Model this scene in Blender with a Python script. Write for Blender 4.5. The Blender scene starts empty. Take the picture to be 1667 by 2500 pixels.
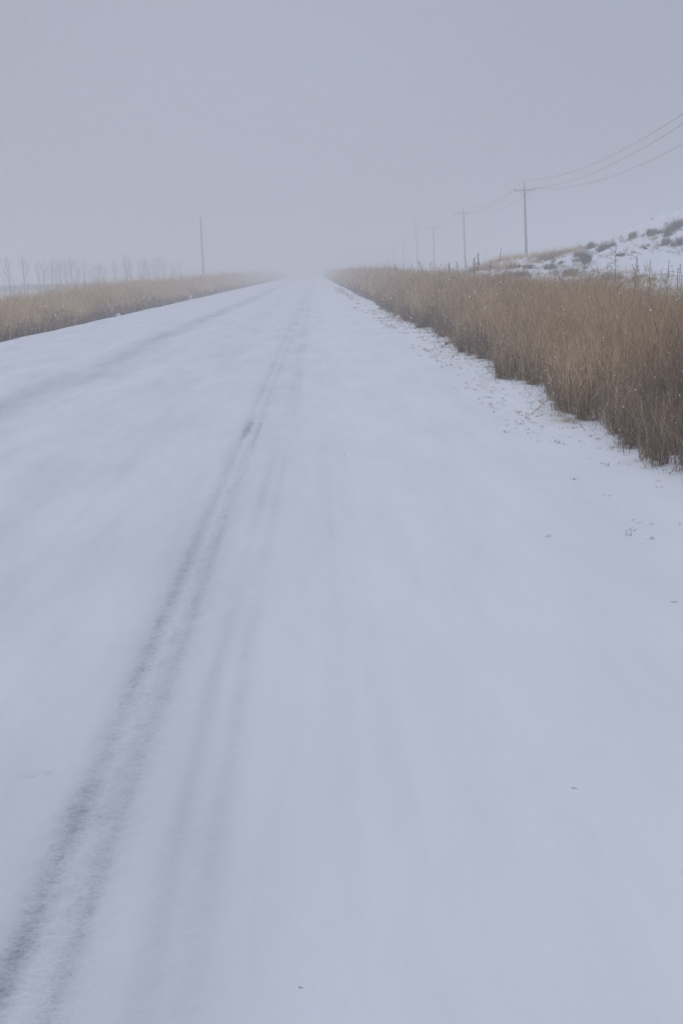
import bpy, math, random
import numpy as np
from mathutils import Matrix, Vector
random.seed(7)
rng = np.random.default_rng(11)
scene = bpy.context.scene
COL = scene.collection

# ------------------------------------------------------------------ camera
cam_d = bpy.data.cameras.new('camera'); cam = bpy.data.objects.new('camera', cam_d); COL.objects.link(cam)
cam_d.sensor_fit = 'VERTICAL'; cam_d.sensor_height = 36.0; cam_d.lens = 50.0
cam_d.clip_start = 0.05; cam_d.clip_end = 6000
CAM_H = 1.6
R = (Matrix.Rotation(-math.atan(45/3472), 4, 'Z') @ Matrix.Rotation(math.pi/2-math.atan(588/3472), 4, 'X')
     @ Matrix.Rotation(-math.radians(2.0), 4, 'Z'))
cam.matrix_world = Matrix.Translation((0, 0, CAM_H)) @ R
scene.camera = cam

# ------------------------------------------------------------------ world, sun, exposure
SUN_EL, SUN_AZ = math.radians(48), math.radians(-25)
world = bpy.data.worlds.new('World'); scene.world = world; world.use_nodes = True
nt = world.node_tree; nt.nodes.clear()
out = nt.nodes.new('ShaderNodeOutputWorld')
sky = nt.nodes.new('ShaderNodeTexSky'); sky.sky_type = 'NISHITA'; sky.sun_disc = False
sky.sun_elevation = SUN_EL; sky.sun_rotation = SUN_AZ; sky.dust_density = 6; sky.air_density = 1.5
b1 = nt.nodes.new('ShaderNodeBackground'); b1.inputs[1].default_value = 0.05
nt.links.new(sky.outputs[0], b1.inputs[0])
tc = nt.nodes.new('ShaderNodeTexCoord'); sx = nt.nodes.new('ShaderNodeSeparateXYZ')
nt.links.new(tc.outputs['Generated'], sx.inputs[0])
mr = nt.nodes.new('ShaderNodeMapRange'); mr.interpolation_type = 'SMOOTHSTEP'
mr.inputs[1].default_value = 0.16; mr.inputs[2].default_value = 1.0
nt.links.new(sx.outputs['Z'], mr.inputs[0])
cr = nt.nodes.new('ShaderNodeMix'); cr.data_type = 'RGBA'
cr.inputs[6].default_value = (0.366, 0.399, 0.500, 1)      # cloud near the horizon
cr.inputs[7].default_value = (0.59, 0.635, 0.785, 1)        # brighter cloud overhead
nt.links.new(mr.outputs[0], cr.inputs[0])
nz = nt.nodes.new('ShaderNodeTexNoise'); nz.inputs['Scale'].default_value = 1.6; nz.inputs['Detail'].default_value = 3
nt.links.new(tc.outputs['Generated'], nz.inputs['Vector'])
nm = nt.nodes.new('ShaderNodeMapRange'); nm.inputs[3].default_value = 0.97; nm.inputs[4].default_value = 1.03
nt.links.new(nz.outputs['Fac'], nm.inputs[0])
# added glow that brightens the sky low over the far end of the road
dp = nt.nodes.new('ShaderNodeVectorMath'); dp.operation = 'DOT_PRODUCT'
nrm = nt.nodes.new('ShaderNodeVectorMath'); nrm.operation = 'NORMALIZE'
nt.links.new(tc.outputs['Generated'], nrm.inputs[0]); nt.links.new(nrm.outputs[0], dp.inputs[0])
dp.inputs[1].default_value = (-0.035, 0.9990, 0.02)
gm = nt.nodes.new('ShaderNodeMapRange'); gm.interpolation_type = 'SMOOTHSTEP'
gm.inputs[1].default_value = 0.965; gm.inputs[2].default_value = 1.0; gm.inputs[3].default_value = 0.0; gm.inputs[4].default_value = 0.10
nt.links.new(dp.outputs['Value'], gm.inputs[0])
ad = nt.nodes.new('ShaderNodeMath'); ad.operation = 'ADD'
nt.links.new(nm.outputs[0], ad.inputs[0]); nt.links.new(gm.outputs[0], ad.inputs[1])
b2 = nt.nodes.new('ShaderNodeBackground')
nt.links.new(cr.outputs[2], b2.inputs[0]); nt.links.new(ad.outputs[0], b2.inputs[1])
mx = nt.nodes.new('ShaderNodeMixShader'); mx.inputs[0].default_value = 0.93
nt.links.new(b1.outputs[0], mx.inputs[1]); nt.links.new(b2.outputs[0], mx.inputs[2])
nt.links.new(mx.outputs[0], out.inputs[0])
sl = bpy.data.lights.new('sun', 'SUN'); sl.energy = 0.5; sl.angle = math.radians(40); sl.color = (1.0, 0.97, 0.94)
so = bpy.data.objects.new('sun', sl); COL.objects.link(so); so.location = (0, 0, 60)
so.rotation_euler = (math.pi/2-SUN_EL, 0, math.pi-SUN_AZ)
vs = scene.view_settings
vs.view_transform = 'Standard'; vs.look = 'None'; vs.exposure = 0.0; vs.gamma = 1.0
scene.render.engine = 'CYCLES'
cy = scene.cycles
cy.use_denoising = True; cy.denoiser = 'OPENIMAGEDENOISE'; cy.denoising_input_passes = 'RGB_ALBEDO_NORMAL'; cy.denoising_prefilter = 'ACCURATE'; cy.volume_bounces = 2; cy.max_bounces = 8; cy.diffuse_bounces = 4
cy.transparent_max_bounces = 16

# ------------------------------------------------------------------ helpers
def tag(o, label=None, cat=None, group=None, kind=None):
    if label: o['label'] = label
    if cat: o['category'] = cat
    if group: o['group'] = group
    if kind: o['kind'] = kind
    return o
def empty(name, loc=(0, 0, 0), rz=0.0):
    o = bpy.data.objects.new(name, None); o.empty_display_size = 0.3
    o.location = loc; o.rotation_euler = (0, 0, rz); COL.objects.link(o); return o
def link_mesh(name, me, mat, parent=None, loc=(0, 0, 0)):
    o = bpy.data.objects.new(name, me); COL.objects.link(o); o.location = loc
    if mat is not None and len(me.materials) == 0: me.materials.append(mat)
    if parent is not None: o.parent = parent
    return o
def np_mesh(name, V, F, smooth=False, attrs=None):
    """F: (n,3) or (n,4) integer faces"""
    me = bpy.data.meshes.new(name)
    V = np.asarray(V, dtype=np.float32); F = np.asarray(F, dtype=np.int32); k = F.shape[1]
    me.vertices.add(len(V)); me.vertices.foreach_set('co', V.ravel())
    me.loops.add(F.size); me.loops.foreach_set('vertex_index', F.ravel())
    me.polygons.add(len(F)); me.polygons.foreach_set('loop_start', np.arange(0, F.size, k, dtype=np.int32))
    if smooth: me.polygons.foreach_set('use_smooth', np.ones(len(F), dtype=bool))
    for nme, a in (attrs or {}).items():
        at = me.attributes.new(nme, 'FLOAT', 'POINT'); at.data.foreach_set('value', np.asarray(a, dtype=np.float32))
    me.update(calc_edges=True); me.validate(); return me
def hashf(ix, iy, s):
    n = (ix.astype(np.int64)*374761393 + iy.astype(np.int64)*668265263 + s*1442695041) & 0x7fffffff
    n = ((n ^ (n >> 13))*1274126177) & 0x7fffffff
    n = (n ^ (n >> 16)) & 0xffffff
    return n/float(0xffffff)
def vn(x, y, s=0):
    x = np.asarray(x, dtype=np.float64); y = np.asarray(y, dtype=np.float64)
    ix = np.floor(x); iy = np.floor(y); fx = x-ix; fy = y-iy
    fx = fx*fx*(3-2*fx); fy = fy*fy*(3-2*fy)
    a = hashf(ix, iy, s); b = hashf(ix+1, iy, s); c = hashf(ix, iy+1, s); d = hashf(ix+1, iy+1, s)
    return (a*(1-fx)+b*fx)*(1-fy) + (c*(1-fx)+d*fx)*fy - 0.5
def fb(x, y, s=0, o=3):
    r = 0; am = 1.0
    for k in range(o):
        r = r+am*vn(x*(2**k), y*(2**k), s+k*17); am *= 0.5
    return r
def ss(a, b, x):
    t = np.clip((x-a)/(b-a), 0, 1); return t*t*(3-2*t)
class MB:
    """collects tubes, boxes and prisms and links them as one mesh"""
    def __init__(s): s.v = []; s.f = []
    def tube(s, pts, rads, n=6, cap=True):
        base = len(s.v); P = [Vector(p) for p in pts]
        for i, p in enumerate(P):
            d = (P[min(i+1, len(P)-1)]-P[max(i-1, 0)]).normalized()
            up = Vector((0, 0, 1)) if abs(d.z) < 0.9 else Vector((1, 0, 0))
            a = d.cross(up).normalized(); b = d.cross(a)
            for k in range(n):
                t = 2*math.pi*k/n; s.v.append(p+(a*math.cos(t)+b*math.sin(t))*rads[i])
        for i in range(len(P)-1):
            for k in range(n):
                s.f.append((base+i*n+k, base+i*n+(k+1) % n, base+(i+1)*n+(k+1) % n, base+(i+1)*n+k))
        if cap:
            s.f.append(tuple(base+k for k in range(n))[::-1]); s.f.append(tuple(base+(len(P)-1)*n+k for k in range(n)))
    def box(s, c, d, rot=0.0, taper=1.0):
        base = len(s.v); cr_, sr_ = math.cos(rot), math.sin(rot)
        for z in (-1, 1):
            tp = taper if z > 0 else 1
            for x, y in ((-1, -1), (1, -1), (1, 1), (-1, 1)):
                X, Y = x*d[0]/2*tp, y*d[1]/2*tp
                s.v.append(Vector((c[0]+X*cr_-Y*sr_, c[1]+X*sr_+Y*cr_, c[2]+z*d[2]/2)))
        for q in ((3, 2, 1, 0), (4, 5, 6, 7), (0, 1, 5, 4), (1, 2, 6, 5), (2, 3, 7, 6), (3, 0, 4, 7)):
            s.f.append(tuple(base+i for i in q))
    def mesh(s, name, smooth=False):
        me = bpy.data.meshes.new(name); me.from_pydata([tuple(p) for p in s.v], [], s.f)
        if smooth:
            for p in me.polygons: p.use_smooth = True
        me.update(); return me
    def build(s, name, mat, parent=None, smooth=False, loc=(0, 0, 0)):
        return link_mesh(name, s.mesh(name, smooth), mat, parent, loc)

# ------------------------------------------------------------------ materials
def new_mat(name):
    m = bpy.data.materials.new(name); m.use_nodes = True
    t = m.node_tree; return m, t, t.nodes['Principled BSDF']
def noise(t, scale, detail=3, rough=0.6, vec=None):
    n = t.nodes.new('ShaderNodeTexNoise'); n.inputs['Scale'].default_value = scale
    n.inputs['Detail'].default_value = detail; n.inputs['Roughness'].default_value = rough
    if vec is not None: t.links.new(vec, n.inputs['Vector'])
    return n
def mrange(t, src, a, b, c, d, smooth=False):
    n = t.nodes.new('ShaderNodeMapRange')
    if smooth: n.interpolation_type = 'SMOOTHSTEP'
    for i, v in zip((1, 2, 3, 4), (a, b, c, d)): n.inputs[i].default_value = v
    t.links.new(src, n.inputs[0]); return n.outputs[0]
def math_n(t, op, a, b):
    n = t.nodes.new('ShaderNodeMath'); n.operation = op
    for i, v in enumerate((a, b)):
        if isinstance(v, (int, float)): n.inputs[i].default_value = v
        else: t.links.new(v, n.inputs[i])
    return n.outputs[0]
def mixc(t, fac, a, b):
    n = t.nodes.new('ShaderNodeMix'); n.data_type = 'RGBA'
    if isinstance(fac, (int, float)): n.inputs[0].default_value = fac
    else: t.links.new(fac, n.inputs[0])
    for i, v in ((6, a), (7, b)):
        if isinstance(v, tuple): n.inputs[i].default_value = (*v, 1)
        else: t.links.new(v, n.inputs[i])
    return n.outputs[2]
def plain(name, col, rough=0.8, var=0.25, scale=8.0, bump=0.0, metal=0.0):
    m, t, p = new_mat(name)
    co = t.nodes.new('ShaderNodeTexCoord').outputs['Object']
    n = noise(t, scale, 4, 0.65, co)
    f = mrange(t, n.outputs['Fac'], 0.3, 0.7, 0, 1)
    lo = tuple(c*(1-var) for c in col); hi = tuple(min(1, c*(1+var)) for c in col)
    t.links.new(mixc(t, f, lo, hi), p.inputs['Base Color'])
    p.inputs['Roughness'].default_value = rough; p.inputs['Metallic'].default_value = metal
    if bump:
        b = t.nodes.new('ShaderNodeBump'); b.inputs['Strength'].default_value = bump; b.inputs['Distance'].default_value = 0.01
        t.links.new(n.outputs['Fac'], b.inputs['Height']); t.links.new(b.outputs[0], p.inputs['Normal'])
    return m

SNOW = (0.825, 0.852, 0.885)
def snow_mat():
    m, t, p = new_mat('snow')
    co = t.nodes.new('ShaderNodeTexCoord').outputs['Object']
    w = t.nodes.new('ShaderNodeAttribute'); w.attribute_name = 'wear'
    v = t.nodes.new('ShaderNodeAttribute'); v.attribute_name = 'veil'
    # fine broken grain of the pressed snow: streaks lie across the wheel tracks
    mp = t.nodes.new('ShaderNodeMapping'); mp.inputs['Scale'].default_value = (1.0, 1.35, 1.0)
    t.links.new(co, mp.inputs[0])
    n1 = noise(t, 34, 6, 0.78, mp.outputs[0])
    n2 = noise(t, 5.5, 3, 0.6, mp.outputs[0])
    mixn = math_n(t, 'ADD', math_n(t, 'MULTIPLY', n1.outputs['Fac'], 0.65), math_n(t, 'MULTIPLY', n2.outputs['Fac'], 0.35))
    # wear pushes the threshold: more wear shows more of the dark surface through the grain
    thr = math_n(t, 'ADD', mixn, math_n(t, 'MULTIPLY', w.outputs['Fac'], 0.21))
    f = mrange(t, thr, 0.60, 0.84, 0.0, 0.32, True)
    f = math_n(t, 'MULTIPLY', f, mrange(t, w.outputs['Fac'], 0.0, 0.25, 0.0, 1.0))
    ng = noise(t, 62, 4, 0.7, mp.outputs[0])  # fine mottle: light and shade of granular relief put into the track colour
    f = math_n(t, 'ADD', f, math_n(t, 'MULTIPLY', math_n(t, 'MULTIPLY', w.outputs['Fac'], 0.26), mrange(t, ng.outputs['Fac'], 0.48, 0.60, 0, 1)))
    # thin translucent dusting: faint broad wind streaks
    mp2 = t.nodes.new('ShaderNodeMapping'); mp2.inputs['Rotation'].default_value = (0, 0, math.radians(24)); mp2.inputs['Scale'].default_value = (1.9, 0.34, 1)
    t.links.new(co, mp2.inputs[0])
    n3 = noise(t, 0.9, 4, 0.62, mp2.outputs[0])
    veil = math_n(t, 'ADD', math_n(t, 'MULTIPLY', mrange(t, n3.outputs['Fac'], 0.38, 0.70, 0, 1), 0.085),
                  math_n(t, 'MULTIPLY', v.outputs['Fac'], mrange(t, n3.outputs['Fac'], 0.3, 0.7, 0.6, 1.25)))
    mp3 = t.nodes.new('ShaderNodeMapping'); mp3.inputs['Scale'].default_value = (5.0, 0.16, 1); mp3.inputs['Rotation'].default_value = (0, 0, math.radians(1.2))
    t.links.new(co, mp3.inputs[0])
    n6 = noise(t, 1.0, 4, 0.6, mp3.outputs[0])
    veil = math_n(t, 'ADD', veil, mrange(t, n6.outputs['Fac'], 0.45, 0.75, 0.0, 0.06))
    n7 = noise(t, 120, 3, 0.7, co)
    veil = math_n(t, 'ADD', veil, mrange(t, n7.outputs['Fac'], 0.40, 0.70, 0.0, 0.07))
    c0 = mixc(t, veil, SNOW, (0.30, 0.33, 0.375))
    c1 = mixc(t, f, c0, (0.125, 0.155, 0.185))
    t.links.new(c1, p.inputs['Base Color'])
    p.inputs['Roughness'].default_value = 0.85
    p.inputs['Specular IOR Level'].default_value = 0.25
    b = t.nodes.new('ShaderNodeBump'); b.inputs['Distance'].default_value = 0.010
    wst = math_n(t, 'ADD', 0.10, math_n(t, 'MULTIPLY', w.outputs['Fac'], 0.85))
    t.links.new(wst, b.inputs['Strength'])
    n4 = noise(t, 60, 4, 0.7, co)
    hgt = math_n(t, 'ADD', n1.outputs['Fac'], math_n(t, 'MULTIPLY', n4.outputs['Fac'], 0.5))
    t.links.new(hgt, b.inputs['Height']); t.links.new(b.outputs[0], p.inputs['Normal'])
    return m
M_SNOW = snow_mat()

def blade_mat(name, cols, transl=0.35):
    """dry stems: attribute 'tint' picks between colours of differently weathered plants"""
    m, t, p = new_mat(name)
    a = t.nodes.new('ShaderNodeAttribute'); a.attribute_name = 'tint'
    r = t.nodes.new('ShaderNodeValToRGB'); r.color_ramp.elements.remove(r.color_ramp.elements[0])
    r.color_ramp.elements[0].position = 0; r.color_ramp.elements[0].color = (*cols[0], 1)
    for i, c in enumerate(cols[1:]):
        e = r.color_ramp.elements.new((i+1)/(len(cols)-1)); e.color = (*c, 1)
    t.links.new(a.outputs['Fac'], r.inputs[0]); t.links.new(r.outputs[0], p.inputs['Base Color'])
    p.inputs['Roughness'].default_value = 0.9; p.inputs['Specular IOR Level'].default_value = 0.15
    tr = t.nodes.new('ShaderNodeBsdfTranslucent'); t.links.new(r.outputs[0], tr.inputs[0])
    ms = t.nodes.new('ShaderNodeMixShader'); ms.inputs[0].default_value = transl
    t.links.new(p.outputs[0], ms.inputs[1]); t.links.new(tr.outputs[0], ms.inputs[2])
    t.links.new(ms.outputs[0], t.nodes['Material Output'].inputs[0])
    return m
M_GRASS = blade_mat('dry_grass', [(0.14, 0.11, 0.098), (0.31, 0.235, 0.17), (0.53, 0.375, 0.22), (0.78, 0.61, 0.39)], 0.42)
M_SCRUB = blade_mat('scrub_twigs', [(0.15, 0.125, 0.115), (0.235, 0.19, 0.165), (0.36, 0.29, 0.225), (0.50, 0.42, 0.31)], 0.15)
M_POLE = plain('weathered_concrete', (0.16, 0.155, 0.16), 0.85, 0.35, 5.0, 0.3)
M_IRON = plain('galvanised_iron', (0.10, 0.10, 0.11), 0.6, 0.2, 12.0)
M_PORC = plain('dark_porcelain', (0.06, 0.05, 0.05), 0.35, 0.15, 10.0)
M_WIRE = plain('aluminium_wire', (0.07, 0.07, 0.08), 0.6, 0.1, 3.0)
M_BARK = plain('bare_bark', (0.075, 0.075, 0.08), 0.9, 0.3, 6.0)
M_FIELD = None

# ------------------------------------------------------------------ terrain height
def ridge_h(X):
    xs = np.array([-50, 6.6, 8.1, 10.6, 13.2, 15.3, 17.6, 19.7, 22.2, 26, 32, 45, 70, 120, 200, 900.])
    hs = np.array([0, 0.0, 1.15, 1.55, 1.85, 2.18, 2.82, 3.58, 4.36, 5.2, 5.9, 6.8, 6.4, 5.0, 2.0, 0.3])
    return np.interp(X, xs, hs)
def height(X, Y):
    X = np.asarray(X, dtype=np.float64); Y = np.asarray(Y, dtype=np.float64)
    z = np.zeros(np.broadcast(X, Y).shape)
    # camber and soft hummocks
    z = z+0.012*fb(X/1.7, Y/2.6, 3)+0.02*fb(X/6, Y/9, 5)
    # snow lip and bank to the left
    lip = -8.45+0.22*fb(Y/3.1, Y*0+3.3, 9)
    z = z+0.05*np.exp(-((X-lip-0.15)/0.25)**2)
    d = np.clip(lip-X, 0, None)
    z = z-1.0*ss(0.0, 2.4, d)+0.95*ss(6, 26, d)+0.10*fb(X/3, Y/4, 21)*ss(0.5, 3, d)
    # right verge
    e = np.clip(X-2.1, 0, None)
    z = z-0.02*np.exp(-((X-2.25)/0.2)**2)+0.05*fb(X/0.8, Y/1.1, 31)*ss(0.1, 0.8, e)+0.10*fb(X/3, Y/4, 33)*ss(3, 6, e)
    # dune
    s = ss(44, 87, Y)*(1-0.86*ss(90, 128, Y))
    s2 = 0.16*ss(128, 150, Y)*0
    H = ridge_h(X+0.8*fb(Y/9, Y*0+1.7, 44))
    z = z+H*(s+s2)+(0.42*fb(X/2.6, Y/3.6, 51)+0.14*fb(X/0.8, Y/1.0, 57))*ss(7.5, 12, X)*ss(46, 60, Y)*(1-ss(120, 150, Y))
    # far away everything settles flat
    return z
def hz(x, y): return float(height(np.array([x]), np.array([y]))[0])

# grid lines
def seg(a, b, s): return list(np.arange(a, b, s))
xs = ([-850, -600, -430, -300, -220, -160, -120, -95, -76, -62, -52, -44, -38, -33, -29, -26] + seg(-23, -14, 1.0) + seg(-14, -8.6, 0.3)
      + seg(-8.6, -5.0, 0.12) + seg(-5.0, -1.1, 0.07) + seg(-1.1, -0.92, 0.02) + seg(-0.92, -0.52, 0.009) + seg(-0.52, -0.15, 0.016) + seg(-0.15, 2.1, 0.05) + seg(2.1, 7.0, 0.10)
      + seg(7.0, 27, 0.4) + seg(27, 45, 1.5) + [45, 50, 56, 64, 75, 90, 110, 140, 180, 240, 320, 450, 620, 850])
xs = np.array(xs)
ys = [-250, -150, -90, -50, -28, -14, -6, -2, 0.6, 1.6]
y = 2.3
while y < 1450: ys.append(y); y += 0.010+0.0042*y
ys.append(1450.); ys = np.array(ys)
def wear_fn(X, Y):
    def st(c, w): return np.exp(-((X-c)/w)**2)
    wob = 0.012*fb(Y/2.2, Y*0+0.5, 71)
    Xw = X-wob
    def stw(c, w): return np.exp(-((Xw-c)/w)**2)
    ls = 0.62+0.55*fb(Y/1.6, Y*0+8.1, 73)
    w = stw(-0.785, 0.038)*(0.80*ls+0.12)+stw(-0.645, 0.028)*(0.58*ls+0.1)
    w += 0.42*stw(-0.715, 0.13)
    bl = np.clip(0.30+0.5*fb(Y/1.9, Y*0+2.1, 77), 0, 1)
    sh = 0.10*ss(5, 22, Y)
    w += (np.exp(-((Xw+0.46-sh)/0.032)**2)+0.8*np.exp(-((Xw+0.345-sh*0.7)/0.03)**2))*bl*0.8
    # worn patches
    w *= np.interp(Y, [3, 4, 6, 10, 20, 60], [0.9, 0.85, 0.8, 0.62, 0.5, 0.4])
    w += stw(-0.755, 0.05)*0.95*np.exp(-((Y-14.9)/0.9)**4)
    w += stw(-0.64, 0.025)*0.5*np.exp(-((Y-14.5)/1.2)**4)
    w += stw(-0.775, 0.06)*0.38*np.exp(-((Y-4.12)/0.22)**2)
    w += stw(-0.79, 0.05)*0.18*np.exp(-((Y-3.15)/0.22)**2)
    # faint wheel lines of the other lane
    for c, k in ((-1.86, .22), (-1.99, .16), (-2.36, .22), (-2.5, .15)):
        w += k*np.exp(-((X-c-0.03*fb(Y/5, Y*0+c, 80))/0.035)**2)*np.clip(0.7+1.2*fb(Y/4, Y*0+c, 81), 0, 1)
    for c, k in ((-6.1, .16), (-6.4, .13), (-5.6, .12)):
        w += k*np.exp(-((X-c)/0.06)**2)*np.clip(0.5+1.4*fb(Y/6, Y*0+c, 82), 0, 1)
    # small animal prints crossing the road
    for px, py in ((-1.09, 4.49), (-1.01, 4.47), (-0.985, 4.475), (-0.94, 4.50), (-0.925, 4.465), (-1.19, 4.50), (-1.28, 4.47), (-1.4, 4.5)):
        w += 0.8*np.exp(-((X-px)/0.012)**2-((Y-py)/0.012)**2)
    return np.clip(w, 0, 1.2)
def veil_fn(X, Y):
    v = 0.30*np.exp(-((X+4.1+0.25*fb(Y/14, Y*0+4.2, 90))/0.42)**2)
    v += 0.10*np.exp(-((X+0.6)/0.42)**2)+0.05*np.exp(-((X+2.1)/0.45)**2)
    v += 0.08*ss(-9.0, -6.5, -np.abs(X+6.0)-2.5)
    road = ss(-8.3, -8.0, X)*(1-ss(1.7, 2.2, X))
    v += 0.045*road
    wob = 0.012*fb(Y/2.2, Y*0+0.5, 71); a_ = 0.7+0.8*fb(Y/1.3, Y*0+5.5, 72)
    v += 0.10*a_*np.exp(-((X-wob+0.785)/0.05)**2)+0.08*a_*np.exp(-((X-wob+0.645)/0.04)**2)-0.05*np.exp(-((X-wob+0.715)/0.02)**2)
    sh = 0.10*ss(5, 22, Y); b_ = np.clip(0.9+1.2*fb(Y/1.9, Y*0+2.1, 77), 0.2, 1.6)
    v += b_*(0.085*np.exp(-((X-wob+0.46-sh)/0.04)**2)+0.07*np.exp(-((X-wob+0.345-sh*0.7)/0.038)**2))
    v += 0.04*b_*(np.exp(-((X-0.04)/0.05)**2)+np.exp(-((X-0.18)/0.05)**2))
    v += 0.05*(1-ss(-0.9, 0.6, X))*(1-ss(4, 12, Y))*ss(-3.5, -1, X)  # near left: thinner snow, with lens darkening put into its colour too
    v = v*ss(-8.5, -8.0, X)
    v += 0.42*(1-ss(-40, -16, X))*(0.8+0.5*fb(X/20, Y/9, 95))
    return np.clip(v, 0, 1)
def terrain(name, x0, x1, y0=None, y1=None, parts=None):
    Vs, Fs, n = [], [], 0; W = []; VE = []
    for (a, b, c, d) in parts:
        ix = np.where((xs >= a-1e-6) & (xs <= b+1e-6))[0]; iy = np.where((ys >= c-1e-6) & (ys <= d+1e-6))[0]
        GX, GY = np.meshgrid(xs[ix], ys[iy])
        Z = height(GX, GY)
        we = wear_fn(GX, GY); ve = veil_fn(GX, GY)
        inroad = (GX > -8.3) & (GX < 2.1)
        we = we*inroad
        band = np.clip(np.exp(-((GX+0.715)/0.15)**4)+0.45*np.exp(-((GX+0.40)/0.11)**4), 0, 1)*inroad*(1-ss(14, 40, GY))
        Z = Z-0.007*we*(GY < 60)+0.019*band*fb(GX/0.045, GY/0.04, 181, 2)+0.005*band*np.exp(-((GX+0.715)/0.025)**2)
        nx, ny = len(ix), len(iy)
        Vs.append(np.stack([GX.ravel(), GY.ravel(), Z.ravel()], 1)); W.append(we.ravel()); VE.append(ve.ravel())
        i, j = np.meshgrid(np.arange(nx-1), np.arange(ny-1)); q = (j*nx+i).ravel()
        Fs.append(np.stack([q, q+1, q+nx+1, q+nx], 1)+n); n += nx*ny
    me = np_mesh(name, np.concatenate(Vs), np.concatenate(Fs), True, {'wear': np.concatenate(W), 'veil': np.concatenate(VE)})
    o = link_mesh(name, me, M_SNOW); tag(o, kind='structure'); return o
XL = float(xs[np.argmin(abs(xs+8.36))]); XR = float(xs[np.argmin(abs(xs-2.1))]); XD = float(xs[np.argmin(abs(xs-7.4))])
YD0 = float(ys[np.argmin(abs(ys-44))]); YD1 = float(ys[np.argmin(abs(ys-130))])
BIG = 5000
terrain('road', 0, 0, parts=[(XL, XR, -BIG, BIG)])
terrain('ground', 0, 0, parts=[(-BIG, XL, -BIG, BIG), (XR, XD, -BIG, BIG), (XD, BIG, -BIG, YD0), (XD, BIG, YD1, BIG)])
terrain('hill', 0, 0, parts=[(XD, BIG, YD0, YD1)])

# ------------------------------------------------------------------ blades
def ribbons(P, H, Wd, lean, tint, bend=0.25, face=None):
    """vertical tapering blades; P (n,3) feet, H heights, Wd widths, lean (n,2) tip offset"""
    n = len(P); a = rng.uniform(0, np.pi, n) if face is None else face
    dx = np.cos(a)*Wd/2; dy = np.sin(a)*Wd/2
    V = np.zeros((n, 5, 3))
    mid = P+np.stack([lean[:, 0]*bend, lean[:, 1]*bend, H*0.55], 1)
    tip = P+np.stack([lean[:, 0], lean[:, 1], H*1.0], 1)
    o = np.stack([dx, dy, 0*dx], 1)
    V[:, 0] = P-o; V[:, 1] = P+o; V[:, 2] = mid+o*0.9; V[:, 3] = mid-o*0.9; V[:, 4] = tip
    b = (np.arange(n)*5)[:, None]
    F = np.concatenate([b+np.array([[0, 1, 2]]), b+np.array([[0, 2, 3]]), b+np.array([[3, 2, 4]])])
    T = np.repeat(tint, 5)
    return V.reshape(-1, 3), F, T
def merge(parts):
    V, F, T, n = [], [], [], 0
    for v, f, t in parts: V.append(v); F.append(f+n); T.append(t); n += len(v)
    return np.concatenate(V), np.concatenate(F), np.concatenate(T)
EDGE_Y = [-8, 6, 8.5, 10.6, 11.3, 12.5, 14.2, 14.9, 16.5, 17.4, 18.6, 19.3, 20.0, 21.5, 23.4, 25, 27, 29.4, 39, 53, 100, 600]
EDGE_X = [2.8, 2.8, 2.78, 2.72, 2.56, 2.67, 2.72, 2.58, 2.60, 2.98, 2.86, 2.72, 2.54, 2.70, 2.95, 2.72, 2.68, 2.75, 2.78, 2.84, 2.8, 2.8]
def right_edge(Y): return np.interp(Y, EDGE_Y, EDGE_X)+0.08+0.26*fb(Y/0.6, Y*0+6.2, 101, 2)+0.30*fb(Y/2.2, Y*0+1.2, 103, 2)*ss(26, 34, Y)
def left_edge(Y): return -8.62+0.22*fb(Y/2.5, Y*0+2.2, 107)
def top_right(X, Y):
    base = np.interp(Y, [0, 12, 30, 50, 90, 140, 500], [1.22, 1.24, 1.30, 1.36, 1.55, 1.78, 2.0])
    u = X-2.7
    prof = 0.56+0.44*ss(0, 1.3, u)-0.10*ss(3.0, 4.6, u)
    return base*prof
def top_left(X, Y):
    base = np.interp(Y, [0, 38, 70, 120, 200, 500], [0.98, 1.05, 1.22, 1.42, 1.62, 1.95])
    u = -8.6-X
    return base*(0.70+0.30*ss(0, 1.0, u))
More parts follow.
